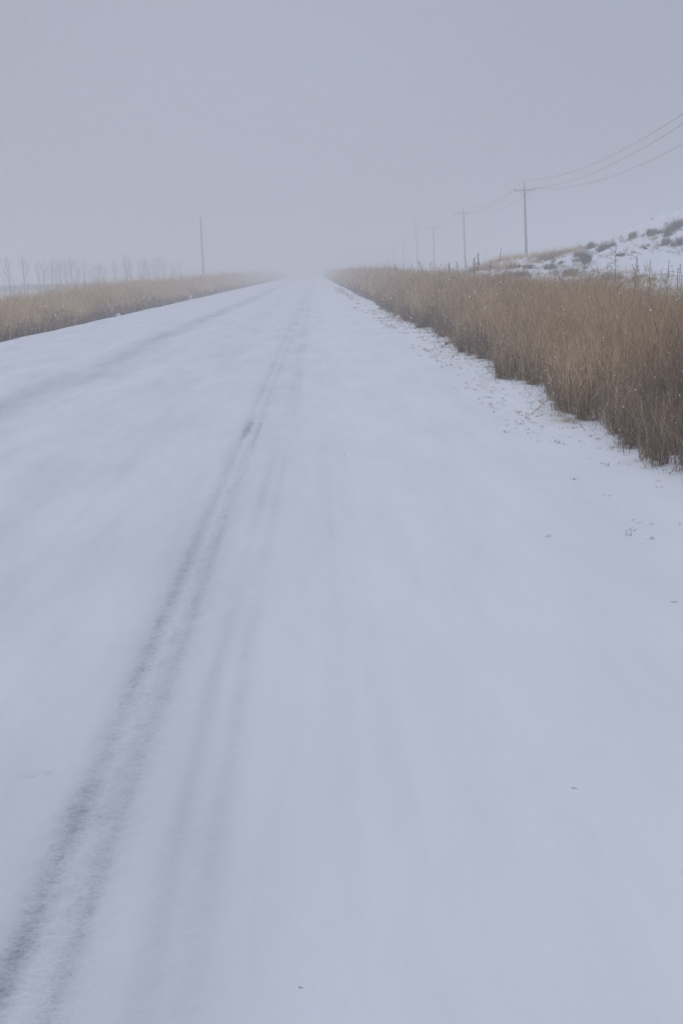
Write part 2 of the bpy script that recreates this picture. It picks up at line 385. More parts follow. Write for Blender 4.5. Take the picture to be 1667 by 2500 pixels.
def strip(side, y0, y1, per_m2, bpc, width):
    """clumps of dry stems between y0 and y1"""
    wid = 4.3 if side > 0 else 5.2
    nc = int((y1-y0)*wid*per_m2/bpc)
    cy_ = rng.uniform(y0, y1, nc); u = rng.uniform(0, 1, nc)**1.15*wid
    cx = right_edge(cy_)+u if side > 0 else left_edge(cy_)-u
    # bays: a few bare gaps near the front edge
    gap = fb(cx/0.9, cy_/1.3, 113)
    keep = ~((u < 0.9) & (gap > 0.42)) & ~((u > wid-1.2) & (fb(cx/1.2, cy_/1.5, 117) > 0.1))
    cx, cy_, u = cx[keep], cy_[keep], u[keep]; nc = len(cx)
    patch = 0.75*fb(cx/2.2, cy_/5.5, 121)+0.55*fb(cx/0.55, cy_/0.8, 123)                 # what plants stand here
    dark = ss(0.05, 0.5, fb(cx/1.8, cy_/3.5, 127)+0.25*(1-ss(0, 1.0, u))-0.05)
    top = top_right(cx, cy_) if side > 0 else top_left(cx, cy_)
    gz = height(cx, cy_)
    Hc = np.clip(top-gz, 0.3, 3)*(0.80+0.30*rng.random(nc)+0.26*patch)*(1-0.25*dark*(u < 1.6))
    k = bpc
    ang = rng.uniform(0, 2*np.pi, (nc, k)); rr = np.minimum(np.abs(rng.normal(0, 1, (nc, k))), 1.6)*(0.06+0.08*ss(0.1, 0.8, u))[:, None]
    px = cx[:, None]+rr*np.cos(ang); py = cy_[:, None]+rr*np.sin(ang)
    hh = Hc[:, None]*(1-0.55*rng.random((nc, k))**2.2)
    sp = rng.uniform(0.05, 1.0, (nc, k))**1.3*0.42*hh
    windx = 0.03; la = ang+rng.normal(0, 0.9, (nc, k))
    lx = sp*np.cos(la)+windx+rng.normal(0, 0.05, (nc, k)); ly = sp*np.sin(la)+rng.normal(0, 0.05, (nc, k))
    wild = rng.random((nc, k)) < 0.035
    tallst = rng.random((nc, k)) < 0.05; hh = np.where(tallst, Hc[:, None]*rng.uniform(1.0, 1.28, (nc, k)), hh)
    lx = np.where(wild, rng.normal(0, 0.5, (nc, k)), lx); hh = np.where(wild, hh*0.8, hh)
    tt = (0.72 if side > 0 else 0.95)+0.26*patch[:, None]-(0.42 if side > 0 else 0.35)*dark[:, None]+rng.normal(0, 0.20, (nc, k))
    tt = np.clip(tt+0.10*(rng.random((nc, k)) < 0.1), 0.02, 1)
    # matted low growth at the front foot of the thicket
    low = (rng.random((nc, k)) < 0.68*(1-ss(0.3, 1.3, u))[:, None])
    hh = np.where(low, rng.uniform(0.08, 0.55, (nc, k)), hh)
    lx = np.where(low, rng.normal(-0.04*side, 0.17, (nc, k)), lx); ly = np.where(low, rng.normal(0, 0.17, (nc, k)), ly)
    tt = np.where(low, np.clip(rng.normal(0.22, 0.17, (nc, k)), 0.02, 1), tt)
    X = px.ravel(); Y = py.ravel(); Z = height(X, Y)-0.02
    n = len(X); W = width*(0.6+0.8*rng.random(n))
    P = np.stack([X, Y, Z], 1); Hf = hh.ravel(); LX = lx.ravel(); LY = ly.ravel(); TT = tt.ravel()
    main = ribbons(P, Hf, W, np.stack([LX, LY], 1), TT)
    # side sprigs and dead leaves growing off the stems
    out_ = [main]
    for rep_ in range(2):
        sel = np.where(rng.random(n) < 0.75)[0]; m = len(sel)
        f = rng.uniform(0.12, 0.98, m); lo = f < 0.55
        bx = np.where(lo, LX[sel]*0.25*f/0.55, LX[sel]*(0.25+0.75*(f-0.55)/0.45)); by = np.where(lo, LY[sel]*0.25*f/0.55, LY[sel]*(0.25+0.75*(f-0.55)/0.45))
        Q = P[sel]+np.stack([bx, by, Hf[sel]*f], 1)
        L = rng.uniform(0.06, 0.24, m); a = rng.uniform(0, 2*np.pi, m); el = rng.normal(0.75, 0.45, m)
        out_.append(ribbons(Q, L*np.sin(el), W[sel]*rng.uniform(0.8, 1.5, m), np.stack([L*np.cos(el)*np.cos(a), L*np.cos(el)*np.sin(a)], 1),
                            np.clip(TT[sel]+rng.normal(0.03, 0.24, m), 0.02, 1), 0.5))
    return merge(out_)
def make_grass(side, name, label, bands):
    V, F, T = merge([strip(side, *b) for b in bands])
    o = link_mesh(name, np_mesh(name, V, F, False, {'tint': T}), M_GRASS)
    tag(o, label, 'grass', kind='stuff')
R_B = [(-8, 6, 200, 36, .006), (6, 14, 780, 40, .005), (14, 24, 700, 40, .006), (24, 40, 480, 36, .0085), (40, 70, 260, 30, .014), (70, 130, 120, 24, .025),
       (130, 260, 50, 18, .05), (260, 620, 16, 12, .10)]
L_B = [(-8, 30, 70, 20, .015), (30, 60, 330, 32, .016), (60, 110, 220, 28, .026), (110, 220, 90, 20, .045), (220, 600, 24, 12, .10)]
make_grass(1, 'roadside_grass', 'tall dry golden brown grass thicket along the right edge of the snowy road', R_B)
make_grass(-1, 'roadside_grass', 'dry tan grass band below the left edge of the snowy road', L_B)

# low weeds poking through the verge snow
def verge_weeds():
    P = []
    for y0, y1, dens in ((6, 14, 18), (14, 30, 24), (30, 60, 20), (60, 140, 9)):
        n = int((y1-y0)*dens)
        yy = rng.uniform(y0, y1, n); off = np.abs(rng.normal(0, 0.20, n))*np.where(rng.random(n) < 0.6, -1, 1)
        xx = 2.18+0.10*fb(yy/3, yy*0+3, 131)+off
        keep = fb(xx/0.5, yy/1.3, 133) > 0.08; P.append(np.stack([xx[keep], yy[keep]], 1))
    n = 1500; yy = rng.uniform(8, 60, n); xx = right_edge(yy)-np.abs(rng.normal(0, 0.20, n)); P.append(np.stack([xx, yy], 1))
    # extra tufts in the places where they bunch up
    for cx, cyy, sx_, sy_, m in ((2.12, 13.2, .14, .6, 26), (2.0, 8.6, .22, .5, 26), (2.3, 18.6, .10, .9, 26), (2.3, 23, .12, 1.2, 30), (2.5, 30, .1, 3, 40), (2.3, 15.4, .14, .4, 16), (2.52, 14.8, .08, .3, 10)):
        P.append(np.stack([rng.normal(cx, sx_, m), rng.normal(cyy, sy_, m)], 1))
    C = np.concatenate(P); nc = len(C); k = 7
    ang = rng.uniform(0, 2*np.pi, (nc, k)); r = rng.uniform(0, 0.03, (nc, k))
    sz = (0.008+0.040*rng.random(nc)**2.5)*(0.8+C[:, 1]*0.012)
    X = (C[:, :1]+r*np.cos(ang)).ravel(); Y = (C[:, 1:]+r*np.sin(ang)).ravel()
    H = (sz[:, None]*rng.uniform(0.3, 1.0, (nc, k))).ravel(); A = (ang+rng.normal(0, .5, ang.shape)).ravel()
    L = (sz[:, None]*rng.uniform(0.1, 1.0, (nc, k))).ravel()
    W = np.repeat(0.0018+0.00018*C[:, 1], k)
    T = np.clip(rng.normal(0.38, 0.25, nc*k), 0, 1)
    Z = height(X, Y)-0.004
    V, F, T = ribbons(np.stack([X, Y, Z], 1), H, W, np.stack([L*np.cos(A), L*np.sin(A)], 1), T, 0.4)
    o = link_mesh('verge_weeds', np_mesh('verge_weeds', V, F, False, {'tint': T}), M_GRASS)
    tag(o, 'sparse short dead weeds poking through the snow along the right verge', 'weeds', kind='stuff')
verge_weeds()

# ------------------------------------------------------------------ utility poles
def make_pole(x, y, top, label, lean=0.0, arms=True, thin=1.0, drop=0.0):
    z0 = hz(x, y)-0.3; h = top-z0
    root = empty('utility_pole', (x, y, z0)); root.rotation_euler = (0, math.radians(lean), 0)
    tag(root, label, 'utility pole', 'overhead line poles' if arms else None)
    hs = h-0.55 if arms else h
    m = MB(); m.tube([(0, 0, hs*i/8) for i in range(9)], [thin*(0.15-0.058*i/8) for i in range(9)], 14)
    m.build('shaft', M_POLE, root, True)
    if arms:
        za = h-1.02-drop
        m = MB(); m.box((0, -0.13, za), (2.08, 0.075, 0.075)); m.build('crossarm', M_IRON, root)
        for s in (-1, 1):
            b = MB(); b.tube([(s*0.60, -0.13, za-0.04), (s*0.30, -0.135, za-0.34), (s*0.07, -0.12, za-0.47)], [.018, .018, .018], 6); b.build('brace', M_IRON, root)
        b = MB(); b.tube([(0, -.02, hs-0.35), (0, -.02, h-0.16)], [.035, .03], 8); b.build('top_pin', M_IRON, root)
        for px, pz in ((-0.99, za+0.04), (0.99, za+0.04), (0, h-0.2)):
            i_ = MB(); pr = [(0, .018), (.05, .02), (.055, .055), (.09, .05), (.095, .068), (.13, .05), (.15, .062), (.18, .035), (.20, .02)]
            i_.tube([(px, -0.13 if px else -.02, pz+a) for a, b in pr], [b for a, b in pr], 10)
            i_.build('insulator', M_PORC, root, True)
    return root, (x, y, z0, h, math.radians(lean))
PL = [(22.3, 74.0, 11.1, 0.0, 'utility pole standing on the dune beyond the right side'),
      (21.7, 147.0, 10.0, -1.2, 'nearest and sharpest utility pole behind the snowy dune, with full crossarm and braces'),
      (21.6, 206.0, 10.1, -0.9, 'grey utility pole with crossarm, next one left of the sharpest pole'),
      (21.7, 260.0, 9.6, -0.6, 'hazy utility pole with faint crossarm, third from the right'),
      (21.8, 303.0, 12.0, -2.0, 'taller misty utility pole rising above its hazy neighbours'),
      (21.8, 350.0, 8.9, -1.6, 'very faint utility pole, second from the left end of the line'),
      (21.9, 396.0, 8.6, -1.0, 'barely visible utility pole at the far left end of the line')]
heads = []
for x, y, top, lean, lab in PL:
    dr = 0.42 if y < 80 else 0.0
    r, (px, py, z0, h, la) = make_pole(x, y, top, lab, lean, drop=dr)
    def wp(lx, lz, r0=(px, py, z0, la)):
        return Vector((r0[0]+lx*math.cos(r0[3])+lz*math.sin(r0[3]), r0[1]-0.1, r0[2]-lx*math.sin(r0[3])+lz*math.cos(r0[3])))
    heads.append((wp(0, h), wp(-0.99, h-0.80-dr), wp(0.99, h-0.80-dr)))
for k, (lab) in enumerate(('topmost overhead wire carried on the pole tops', 'overhead wire on the left ends of the crossarms', 'lowest overhead wire on the right ends of the crossarms')):
    m = MB(); pts = []
    for i in range(len(heads)-1):
        a, b = heads[i][k], heads[i+1][k]
        L = (b-a).length; sag = (0.95 if i == 0 else 1.05)*(L/60)**2
        if i == 0 and k == 2: sag *= 1.1
        for j in range(24):
            t = j/24; p = a.lerp(b, t); p = p-Vector((0, 0, 4*sag*t*(1-t))); pts.append(p)
    pts.append(heads[-1][k])
    m.tube(pts, [0.0155]*len(pts), 5); o = m.build('overhead_wire', M_WIRE)
    tag(o, lab, 'wire', 'overhead wires')
make_pole(-16.05, 210.0, 10.0, 'lone thin bare pole without crossarm on the left, behind the tan grass', -0.4, False, 0.95)

# ------------------------------------------------------------------ bare trees on the left
def tree_meshes(seed, h, spread, nb):
    r = random.Random(seed)
    tr = MB(); pts = [(r.uniform(-.05, .05)*i/5, r.uniform(-.05, .05)*i/5, h*i/8) for i in range(9)]
    tr.tube(pts, [0.095*(1-i/8)**0.8+0.006 for i in range(9)], 6)
    cr_ = MB()
    for i in range(nb):
        t = 0.10+0.76*(i+r.random())/nb; a = r.uniform(0, 2*math.pi)
        p0 = Vector(pts[int(t*8)]).lerp(Vector(pts[min(8, int(t*8)+1)]), t*8-int(t*8))
        L = h*(0.95-t)*r.uniform(0.55, 0.95); sp = spread*r.uniform(.5, 1.2)*(1.15-t)
        d = Vector((math.cos(a), math.sin(a), 0))
        q = [p0, p0+d*sp*.55+Vector((0, 0, L*.35)), p0+d*sp*.85+Vector((0, 0, L*.7)), p0+d*sp*.95+Vector((0, 0, L))]
        cr_.tube(q, [.030*(1.1-t)+.010, .021, .014, .008], 4, False)
        for j in range(9):
            s = r.uniform(.2, .9); k = min(2, int(s*3)); b0 = q[k].lerp(q[k+1], s*3-k)
            a2 = r.uniform(0, 2*math.pi); l2 = h*r.uniform(.06, .16)
            cr_.tube([b0, b0+Vector((math.cos(a2), math.sin(a2), 0))*l2*.28+Vector((0, 0, l2*.6)), b0+Vector((math.cos(a2), math.sin(a2), 0))*l2*.36+Vector((0, 0, l2))], [.009, .007, .004], 3, False)
    return tr.mesh('trunk'), cr_.mesh('crown')
TV = [tree_meshes(i, 6.5, s, n) for i, (s, n) in enumerate(((1.3, 10), (1.7, 14), (.9, 9), (2.0, 18)))]
for a, b in TV: a.materials.append(M_BARK); b.materials.append(M_BARK)
# (bearing = x/y, distance, height, variant)
TREES = [(-.2206, 196, 5.4, 2, 'straight bare tree cut by the left edge of the picture'),
         (-.2105, 200, 6.6, 1, 'broad bare tree with many upswept branches, second from the left'),
         (-.2005, 205, 6.9, 0, 'slender bare tree with forked branches and a high tip, third from the left'),
         (-.1905, 215, 5.9, 2, 'thin bare tree at the left of the first misty cluster'),
         (-.1868, 222, 6.1, 1, 'bare tree with dense twigs in the middle of the first misty cluster'),
         (-.1808, 218, 6.7, 0, 'tall narrow bare tree at the right of the first misty cluster'),
         (-.1755, 238, 5.8, 3, None), (-.1715, 244, 6.3, 2, None), (-.1665, 240, 6.4, 1, None), (-.1625, 250, 5.9, 0, None),
         (-.1590, 248, 6.5, 2, None), (-.1530, 262, 6.2, 0, None), (-.1495, 268, 6.6, 3, None), (-.1455, 262, 6.3, 2, None),
         (-.1382, 275, 6.6, 0, None), (-.1310, 285, 7.9, 1, None), (-.1285, 292, 7.6, 3, None), (-.1260, 285, 7.3, 0, None), (-.1215, 305, 7.6, 1, None),
         (-.1180, 300, 7.9, 3, None), (-.1145, 312, 7.4, 0, None), (-.1110, 318, 7.8, 1, None), (-.1075, 316, 7.9, 3, None), (-.1035, 330, 7.6, 1, None),
         (-.0990, 345, 7.4, 3, None), (-.0945, 360, 7.2, 1, None)]
rt = random.Random(99)
for k in range(16):                                  # thinner second rank further back in the fog
    b_ = -.1790+k*.0058+rt.uniform(-.002, .002); TREES.append((b_, 262+k*6+rt.uniform(-8, 8), rt.uniform(5.6, 7.6), rt.choice((0, 1, 3)), None))
TREES = [(b_+(0 if lab else rt.uniform(-.0012, .0012)), d_, h_*(.80 if lab else rt.uniform(.66, .86)), v_, lab) for b_, d_, h_, v_, lab in TREES]
TREES.sort()
ONES = ['', 'first', 'second', 'third', 'fourth', 'fifth', 'sixth', 'seventh', 'eighth', 'ninth']
TEENS = ['tenth', 'eleventh', 'twelfth', 'thirteenth', 'fourteenth', 'fifteenth', 'sixteenth', 'seventeenth', 'eighteenth', 'nineteenth']
def ordinal(n):
    if n < 10: return ONES[n]
    if n < 20: return TEENS[n-10]
    a, b = divmod(n, 10)
    return ['', '', 'twentieth', 'thirtieth', 'fortieth'][a] if b == 0 else ['', '', 'twenty', 'thirty', 'forty'][a]+'-'+ONES[b]
for n_, (b_, d_, h_, v_, lab) in enumerate(TREES):
    y = d_; x = b_*d_
    root = empty('bare_tree', (x, y, hz(x, y)-0.02), rt.uniform(0, 6.28)); s = h_/6.5
    root.scale = (s*rt.uniform(.85, 1.2), s, s); root.rotation_euler.x = rt.uniform(-.03, .03)
    if lab is None:
        lab = ('hazy' if d_ < 270 else 'ghostly pale') + ' bare tree, %s from the left in the misty row behind the left grass' % ordinal(n_+1)
    tag(root, lab, 'tree', 'bare trees in the misty row on the left')
    link_mesh('trunk', TV[v_][0], None, root); link_mesh('crown', TV[v_][1], None, root)

# ------------------------------------------------------------------ bushes of twigs
def bush_mesh(name, w, h, dep, n, seed, wd=0.012, tlo=0.1, thi=0.5, stem_up=0.5):
    r = np.random.default_rng(seed)
    lob = int(max(4, w*4.5)); cx = r.uniform(-w/2, w/2, lob)*0.8; cyy = r.uniform(-dep/2, dep/2, lob)*0.7
    lh = h*(0.35+0.65*r.random(lob))*(1-0.45*(2*cx/w)**2); tn = r.uniform(tlo, thi, lob)
    li = r.integers(0, lob, n); ang = r.uniform(0, 2*np.pi, n); rad = np.sqrt(r.random(n))*min(w, dep)*(0.20+0.35*(r.random(n) < .12))
    X = cx[li]+rad*np.cos(ang); Y = cyy[li]+rad*np.sin(ang)
    H = lh[li]*(0.35+0.65*r.random(n))*(1-0.25*np.clip(rad/(min(w, dep)*.3), 0, 1))
    sp = H*r.uniform(0.1, 1-stem_up*0.6, n); A = ang+r.normal(0, .9, n)
    H *= np.where(r.random(n) < .12, 1.5, 1.0)
    P = np.stack([X, Y, np.zeros(n)-0.05], 1)
    W = wd*(0.6+0.8*r.random(n)); T = np.clip(tn[li]+r.normal(0, .12, n), 0, 1)
    V, F, T = ribbons(P, H, W, np.stack([sp*np.cos(A), sp*np.sin(A)], 1), T, 0.4)
    return V, F, T
def place_bush(name, x, y, w, h, label, group, cat='shrub', n=700, wd=.03, tl=(.05, .35), up=.5, mat=None, seed=0, dep=None, follow=True):
    dep = dep or min(w, 1.6)
    V, F, T = bush_mesh(name, w, h, dep, n, seed, wd, tl[0], tl[1], up)
    z = hz(x, y)
    if follow: # feet follow the slope
        foot = height(V[:, 0]+x, V[:, 1]+y)-z; 
        base = foot.reshape(-1, 5)[:, :1].repeat(5, 1).ravel(); V[:, 2] += base
    o = link_mesh(name, np_mesh(name, V, F, False, {'tint': T}), mat or M_SCRUB, None, (x, y, z))
    return tag(o, label, cat, group)
BUSHES = [
    (19.72, 78.8, 1.41, 0.68, 'd', 'large dark shrub on the dune crest at the right edge'),
    (18.39, 78.7, 1.3, 0.36, 'b', 'long brown scrub on the crest just left of the large dark shrub'),
    (18.23, 82.7, 0.6, 0.33, 'd', 'small dark shrub on the crest between two longer scrubs'),
    (16.33, 80.0, 1.32, 0.46, 'd', 'broad dark crest shrub halfway up the dune'),
    (15.62, 81.8, 0.7, 0.38, 'b', 'round brown crest shrub left of the broad dark one'),
    (17.02, 93.2, 0.56, 0.27, 'b', 'small scrub on the lower crest above the twin grey shrubs'),
    (13.84, 73.6, 0.54, 0.64, 'd', 'tall ragged grey shrub on the lower dune slope'),
    (14.15, 77.5, 0.46, 0.36, 'b', 'pale brown shrub beside the tall ragged grey one'),
    (13.73, 75.0, 0.25, 0.17, 'd', 'tiny round dark shrub below the twin grey shrubs'),
    (15.59, 73.0, 0.48, 0.23, 'd', 'small dome shaped dark shrub alone on the bare slope'),
    (18.05, 74.3, 0.69, 0.34, 'b', 'brown scrub patch on the upper slope below the crest'),
    (18.56, 73.0, 0.34, 0.55, 'd', 'narrow dark shrub on the upper slope at the right edge'),
    (18.82, 76.7, 0.61, 0.31, 'd', 'small dark scrub right under the large crest shrub'),
    (18.27, 73.3, 0.29, 0.21, 'd', 'little faint shrub on the upper slope near the right edge'),
    (13.61, 82.8, 1.64, 0.57, 'y', 'pale yellow tussock on the low end of the dune crest'),
    (13.01, 82.4, 1.09, 0.38, 'y', 'straw coloured tussock right of the nearest pole foot'),
    (11.15, 75.0, 0.99, 0.39, 'b', 'brown tussock at the foot of the nearest pole'),
    (11.85, 73.5, 0.97, 0.3, 'b', 'low brown scrub below the pale yellow tussock'),
    (12.22, 70.3, 1.12, 0.49, 'd', 'wide dark shrub at the dune foot left of centre'),
    (12.44, 69.1, 0.46, 0.2, 'd', 'small dark scrub beside the wide dune foot shrub'),
    (12.69, 63.9, 1.27, 0.48, 'd', 'large dark shrub at the dune foot just above the thicket'),
    (13.34, 63.6, 0.55, 0.29, 'd', 'grey shrub between the two large dune foot shrubs'),
    (13.84, 62.5, 1.32, 0.36, 'b', 'long brown shrub at the dune foot below the bushy reed'),
    (14.1, 60.2, 0.52, 0.24, 'b', 'small brown shrub at the dune foot near the right side'),
    (10.14, 71.2, 1.32, 0.49, 'd', 'dark grey shrub left of the dune foot below the pole'),
    (9.6, 72.2, 1.2, 0.42, 'd', 'dusky low shrub farthest left at the dune foot'),
    (10.39, 77.3, 1.54, 0.31, 'y', 'pale grass tussock left of the nearest pole'),
    (10.16, 84.5, 1.4, 0.34, 'y', 'faint straw tussock between the first and second poles'),
    (9.18, 84.3, 1.68, 0.29, 'b', 'low brown scrub behind the thicket by the second pole'),
    (17.92, 82.5, 0.38, 0.15, 'd', 'small speck of scrub on the mid slope below the crest'),
    (17.15, 74.6, 0.25, 0.15, 'd', 'left one of two tiny dark tufts on the open slope'),
    (17.6, 75.8, 0.3, 0.15, 'd', 'right one of two tiny dark tufts on the open slope'),
    (16.37, 73.8, 0.39, 0.15, 'b', 'sparse brown tuft right of the dome shaped shrub'),
    (12.81, 74.7, 0.35, 0.17, 'd', 'tiny dark tuft left of the tall ragged shrub'),
    (14.8, 83.2, 0.33, 0.17, 'd', 'tiny scrub on the crest left end'),
]
for i, (x, y, w, h, t, lab) in enumerate(BUSHES):
    tl = {'d': (.05, .40), 'b': (.25, .6), 'y': (.55, .95)}[t]
    place_bush('dune_shrub', x, y, w*.85, h*1.35, lab, 'shrubs on the snowy dune', 'shrub', int(420+900*w*max(h, .5)), 0.017, tl, .35 if t != 'y' else .8, seed=200+i)
def dune_grass():
    parts = []; r = np.random.default_rng(5150)
    C = []
    for x, y, w, h, t, lab in BUSHES:                     # loose tufts fringing every shrub
        m = int(5+7*w); C.append(np.stack([r.normal(x, w*.55+.3, m), r.normal(y, 1.2, m), r.uniform(.08, .30, m), r.normal(.35 if t == 'd' else .6, .15, m)], 1))
    n = 900; yy = r.uniform(60, 98, n); xx = r.uniform(8, 24, n)   # thin scatter, thick along the crest
    k = (fb(xx/2.0, yy/3.5, 161) > .12)*(r.random(n) < np.interp(yy, [60, 66, 72, 80, 86, 98], [.6, .12, .05, .12, .4, .5])); xx, yy = xx[k], yy[k]; n = len(xx)
    C.append(np.stack([xx, yy, r.uniform(.06, .34, n), r.normal(.5, .2, n)], 1))
    n = 260; xx = r.uniform(9.5, 15.5, n); yy = r.normal(86, 3.0, n); C.append(np.stack([xx, yy, r.uniform(.2, .55, n), r.normal(.82, .1, n)], 1))
    n = 500; yy = r.uniform(44, 66, n); xx = r.uniform(7.6, 15, n); k = fb(xx/1.8, yy/3, 163) > .05; xx, yy = xx[k], yy[k]; n = len(xx)
    C.append(np.stack([xx, yy, r.uniform(.1, .5, n), r.normal(.6, .2, n)], 1))
    C = np.concatenate(C); nc = len(C); k = 22
    a = r.uniform(0, 2*np.pi, (nc, k)); rad = r.uniform(0, .16, (nc, k))
    X = (C[:, :1]+rad*np.cos(a)).ravel(); Y = (C[:, 1:2]+rad*np.sin(a)).ravel(); Z = height(X, Y)-.02
    H = (C[:, 2:3]*r.uniform(.3, 1.15, (nc, k))).ravel(); L = H*r.uniform(.1, .6, nc*k); A = a.ravel()+r.normal(0, .8, nc*k)
    V, F, T = ribbons(np.stack([X, Y, Z], 1), H, np.full(nc*k, .012), np.stack([L*np.cos(A), L*np.sin(A)], 1), np.clip(np.repeat(C[:, 3], k)+r.normal(0, .12, nc*k), 0, 1), .4)
    o = link_mesh('dune_grass', np_mesh('dune_grass', V, F, False, {'tint': T}), M_GRASS)
    tag(o, 'thin scattered dry grass tufts over the crest and foot of the snowy dune', 'grass', kind='stuff')
dune_grass()
# ghostly bush among the left trees and the hedge line behind them
place_bush('bare_bush', -.1500*255, 255, 1.9, 2.3, 'round dense bare bush among the misty trees on the left', None, 'bush', 1800, .03, (.0, .2), .5, seed=900)
def hedge(name, x0, y0, x1, y1, h, label, seed):
    r = np.random.default_rng(seed); n = 9000
    t = r.random(n); X = x0+(x1-x0)*t; Y = y0+(y1-y0)*t+r.normal(0, .4, n)
    H = h*(0.7+0.3*r.random(n))*(1+0.10*fb(X/2.0, X*0, seed)); W = np.full(n, .07)
    P = np.stack([X, Y, height(X, Y)-0.05], 1); L = r.normal(0, .12, (n, 2))
    V, F, T = ribbons(P, H, W, L, np.clip(r.normal(.08, .08, n), 0, 1), .4)
    o = link_mesh(name, np_mesh(name, V, F, False, {'tint': T}), M_HEDGE); tag(o, label, 'hedge')
M_HEDGE = blade_mat('hedge_twigs', [(0.035, 0.05, 0.05), (0.06, 0.08, 0.08), (0.1, 0.12, 0.12), (.15, .15, .15)], 0.1)
hedge('hedge', -72, 262, -36.0, 300, 1.35, 'long low dark hedge behind the misty trees at the left edge', 5)
hedge('hedge', -42, 225, -27, 238, 0.55, 'short low hedge strip in front of the hazy tree row', 6)

# ------------------------------------------------------------------ tall reed stalks above the right thicket
def reed(x, y, top, bx, label, seed, style):
    r = random.Random(seed); z0 = hz(x, y); h = top-z0
    root = empty('tall_reed', (x, y, z0)); tag(root, label, 'reed', 'tall reeds standing above the right thicket')
    f = max(1.0, y/22.0)
    N = 10; pts = []
    for i in range(N+1):
        t = i/N; pts.append(Vector((bx*t**1.7, 0.05*math.sin(t*3+seed), h*(t-0.06*abs(bx)*t**4))))
    m = MB(); m.tube(pts, [f*(0.0042*(1-.55*i/N)) for i in range(N+1)], 5); m.build('stalk', M_STALK, root)
    m = MB(); m.tube([p for p in pts[int(N*.6):]], [f*.004]*(N+1-int(N*.6)), 5); nb = {'full': 26, 'sparse': 15, 'thin': 10}[style]
    sp = {'full': .055, 'sparse': .19, 'thin': .035}[style]
    for k in range(nb):
        t = 0.70+0.30*k/nb if style != 'sparse' else 0.58+0.40*k/nb
        i = min(N-1, int(t*N)); p = pts[i].lerp(pts[i+1], t*N-i)
        a = r.choice((0, math.pi))+r.gauss(0, .7); L = sp*r.uniform(.5, 1.2)*(1.3-t)*2.2
        up = r.uniform(.3, .9)*L if style != 'sparse' else r.uniform(-.1, .7)*L
        q = p+Vector((math.cos(a)*L, math.sin(a)*L, up)); mid = p.lerp(q, .5)+Vector((0, 0, .12*L))
        m.tube([p, mid, q], [f*.002, f*.0036, f*.0015], 4, False)
        if style == 'full':
            m.tube([mid, mid+Vector((math.cos(a)*L*.3, 0, L*.7))], [f*.0036, f*.0015], 4, False)
    m.build('seed_head', M_HEADS, root)
M_STALK = plain('reed_stalk', (0.36, 0.29, 0.21), 0.8, 0.2, 20)
M_HEADS = plain('reed_plume', (0.32, 0.26, 0.20), 0.9, 0.3, 30)
# bearing x/y, X, top px above eye level converted to metres, bend
REEDS = [(.1760, 5.9, 29, -.30, 'sparse', 'arching reed with drooping side sprigs above a grey shrub, left of the tallest sprig'),
         (.2090, 5.3, 40, .02, 'sparse', 'tallest airy reed, rising in front of the bare dune slope'),
         (.2000, 5.5, 1, .10, 'sparse', 'short spreading reed just left of the tallest airy reed'),
         (.1915, 5.6, 5, -.12, 'sparse', 'forked reed leaning left above the dark shrub band'),
         (.2200, 5.2, 8, .10, 'full', 'reed with a thick upright bushy plume on the right half of the thicket'),
         (.2305, 5.2, 1, .08, 'thin', 'thin reed tilting right, just right of the bushy plume'),
         (.2345, 5.6, -3, -.35, 'thin', 'bowed reed arching to the left near the right side'),
         (.2450, 5.7, 1, .05, 'sparse', 'fine reed with a small hooked tip near the right side'),
         (.2520, 5.5, -18, .02, 'thin', 'short dark upright reed tip, second from the right edge'),
         (.2590, 5.3, -8, -.14, 'thin', 'dark reed tip touching the right edge of the picture'),
         (.1255, 5.6, 45, .12, 'thin', 'slim reed with a narrow dark head between the two sharpest poles'),
         (.1130, 5.7, 32, .02, 'full', 'reed with a short dark head just right of the second pole'),
         (.1100, 5.4, 21, .04, 'full', 'feathery reed touching the foot of the second pole'),
         (.1200, 5.9, 14, .10, 'sparse', 'ragged low reed between the two nearest poles'),
         (.1035, 5.2, 16, -.16, 'thin', 'leaning reed just left of the second pole'),
         (.0935, 5.6, 11, .0, 'full', 'feathery reed midway between the second and third poles'),
         (.0810, 5.4, 22, -.40, 'sparse', 'reed bowing left across the foot of the third pole'),
         (.0600, 5.4, 13, -.25, 'full', 'small hazy reed with a left-leaning plume by the taller misty pole'),
         (.0650, 5.5, 13, .15, 'thin', 'small hazy reed leaning right beside the fourth pole'),
         (.0480, 5.2, 12, .05, 'full', 'distant pale reed over the far left end of the thicket')]
for i, (b_, X_, px, bx, st, lab) in enumerate(REEDS):
    Y_ = X_/b_; reed(X_, Y_, CAM_H+px/3472*Y_, bx*min(1.6, Y_/26), lab, 300+i, st)

# ------------------------------------------------------------------ small things on the snow
def stalk_thing(name, pts, r, mat, label, cat):
    m = MB(); m.tube(pts, [r*(1-.5*i/(len(pts)-1)) for i in range(len(pts))], 5)
    return tag(m.build(name, mat), label, cat)
def gp(x, y, dz=0.0): return (x, y, hz(x, y)+dz)
stalk_thing('fallen_stalk', [gp(2.30, 15.45, .01), gp(2.52, 16.0, .05), gp(2.78, 16.7, .12), gp(3.05, 17.3, .20)], .005, M_STALK, 'long straw stalk lying from the thicket out over the snow', 'stalk')
stalk_thing('fallen_stalk', [gp(2.62, 10.6, .01), (2.8, 10.75, .12), (3.0, 10.9, .22)], .0045, M_STALK, 'slanting pale stalk by the dark hollow at the nearest corner of the thicket', 'stalk')
stalk_thing('fallen_stalk', [gp(2.66, 9.9, .0), (2.74, 10.05, .10), (2.85, 10.2, .17)], .0035, M_STALK, 'short bent stalk standing out of the snow at the right edge', 'stalk')
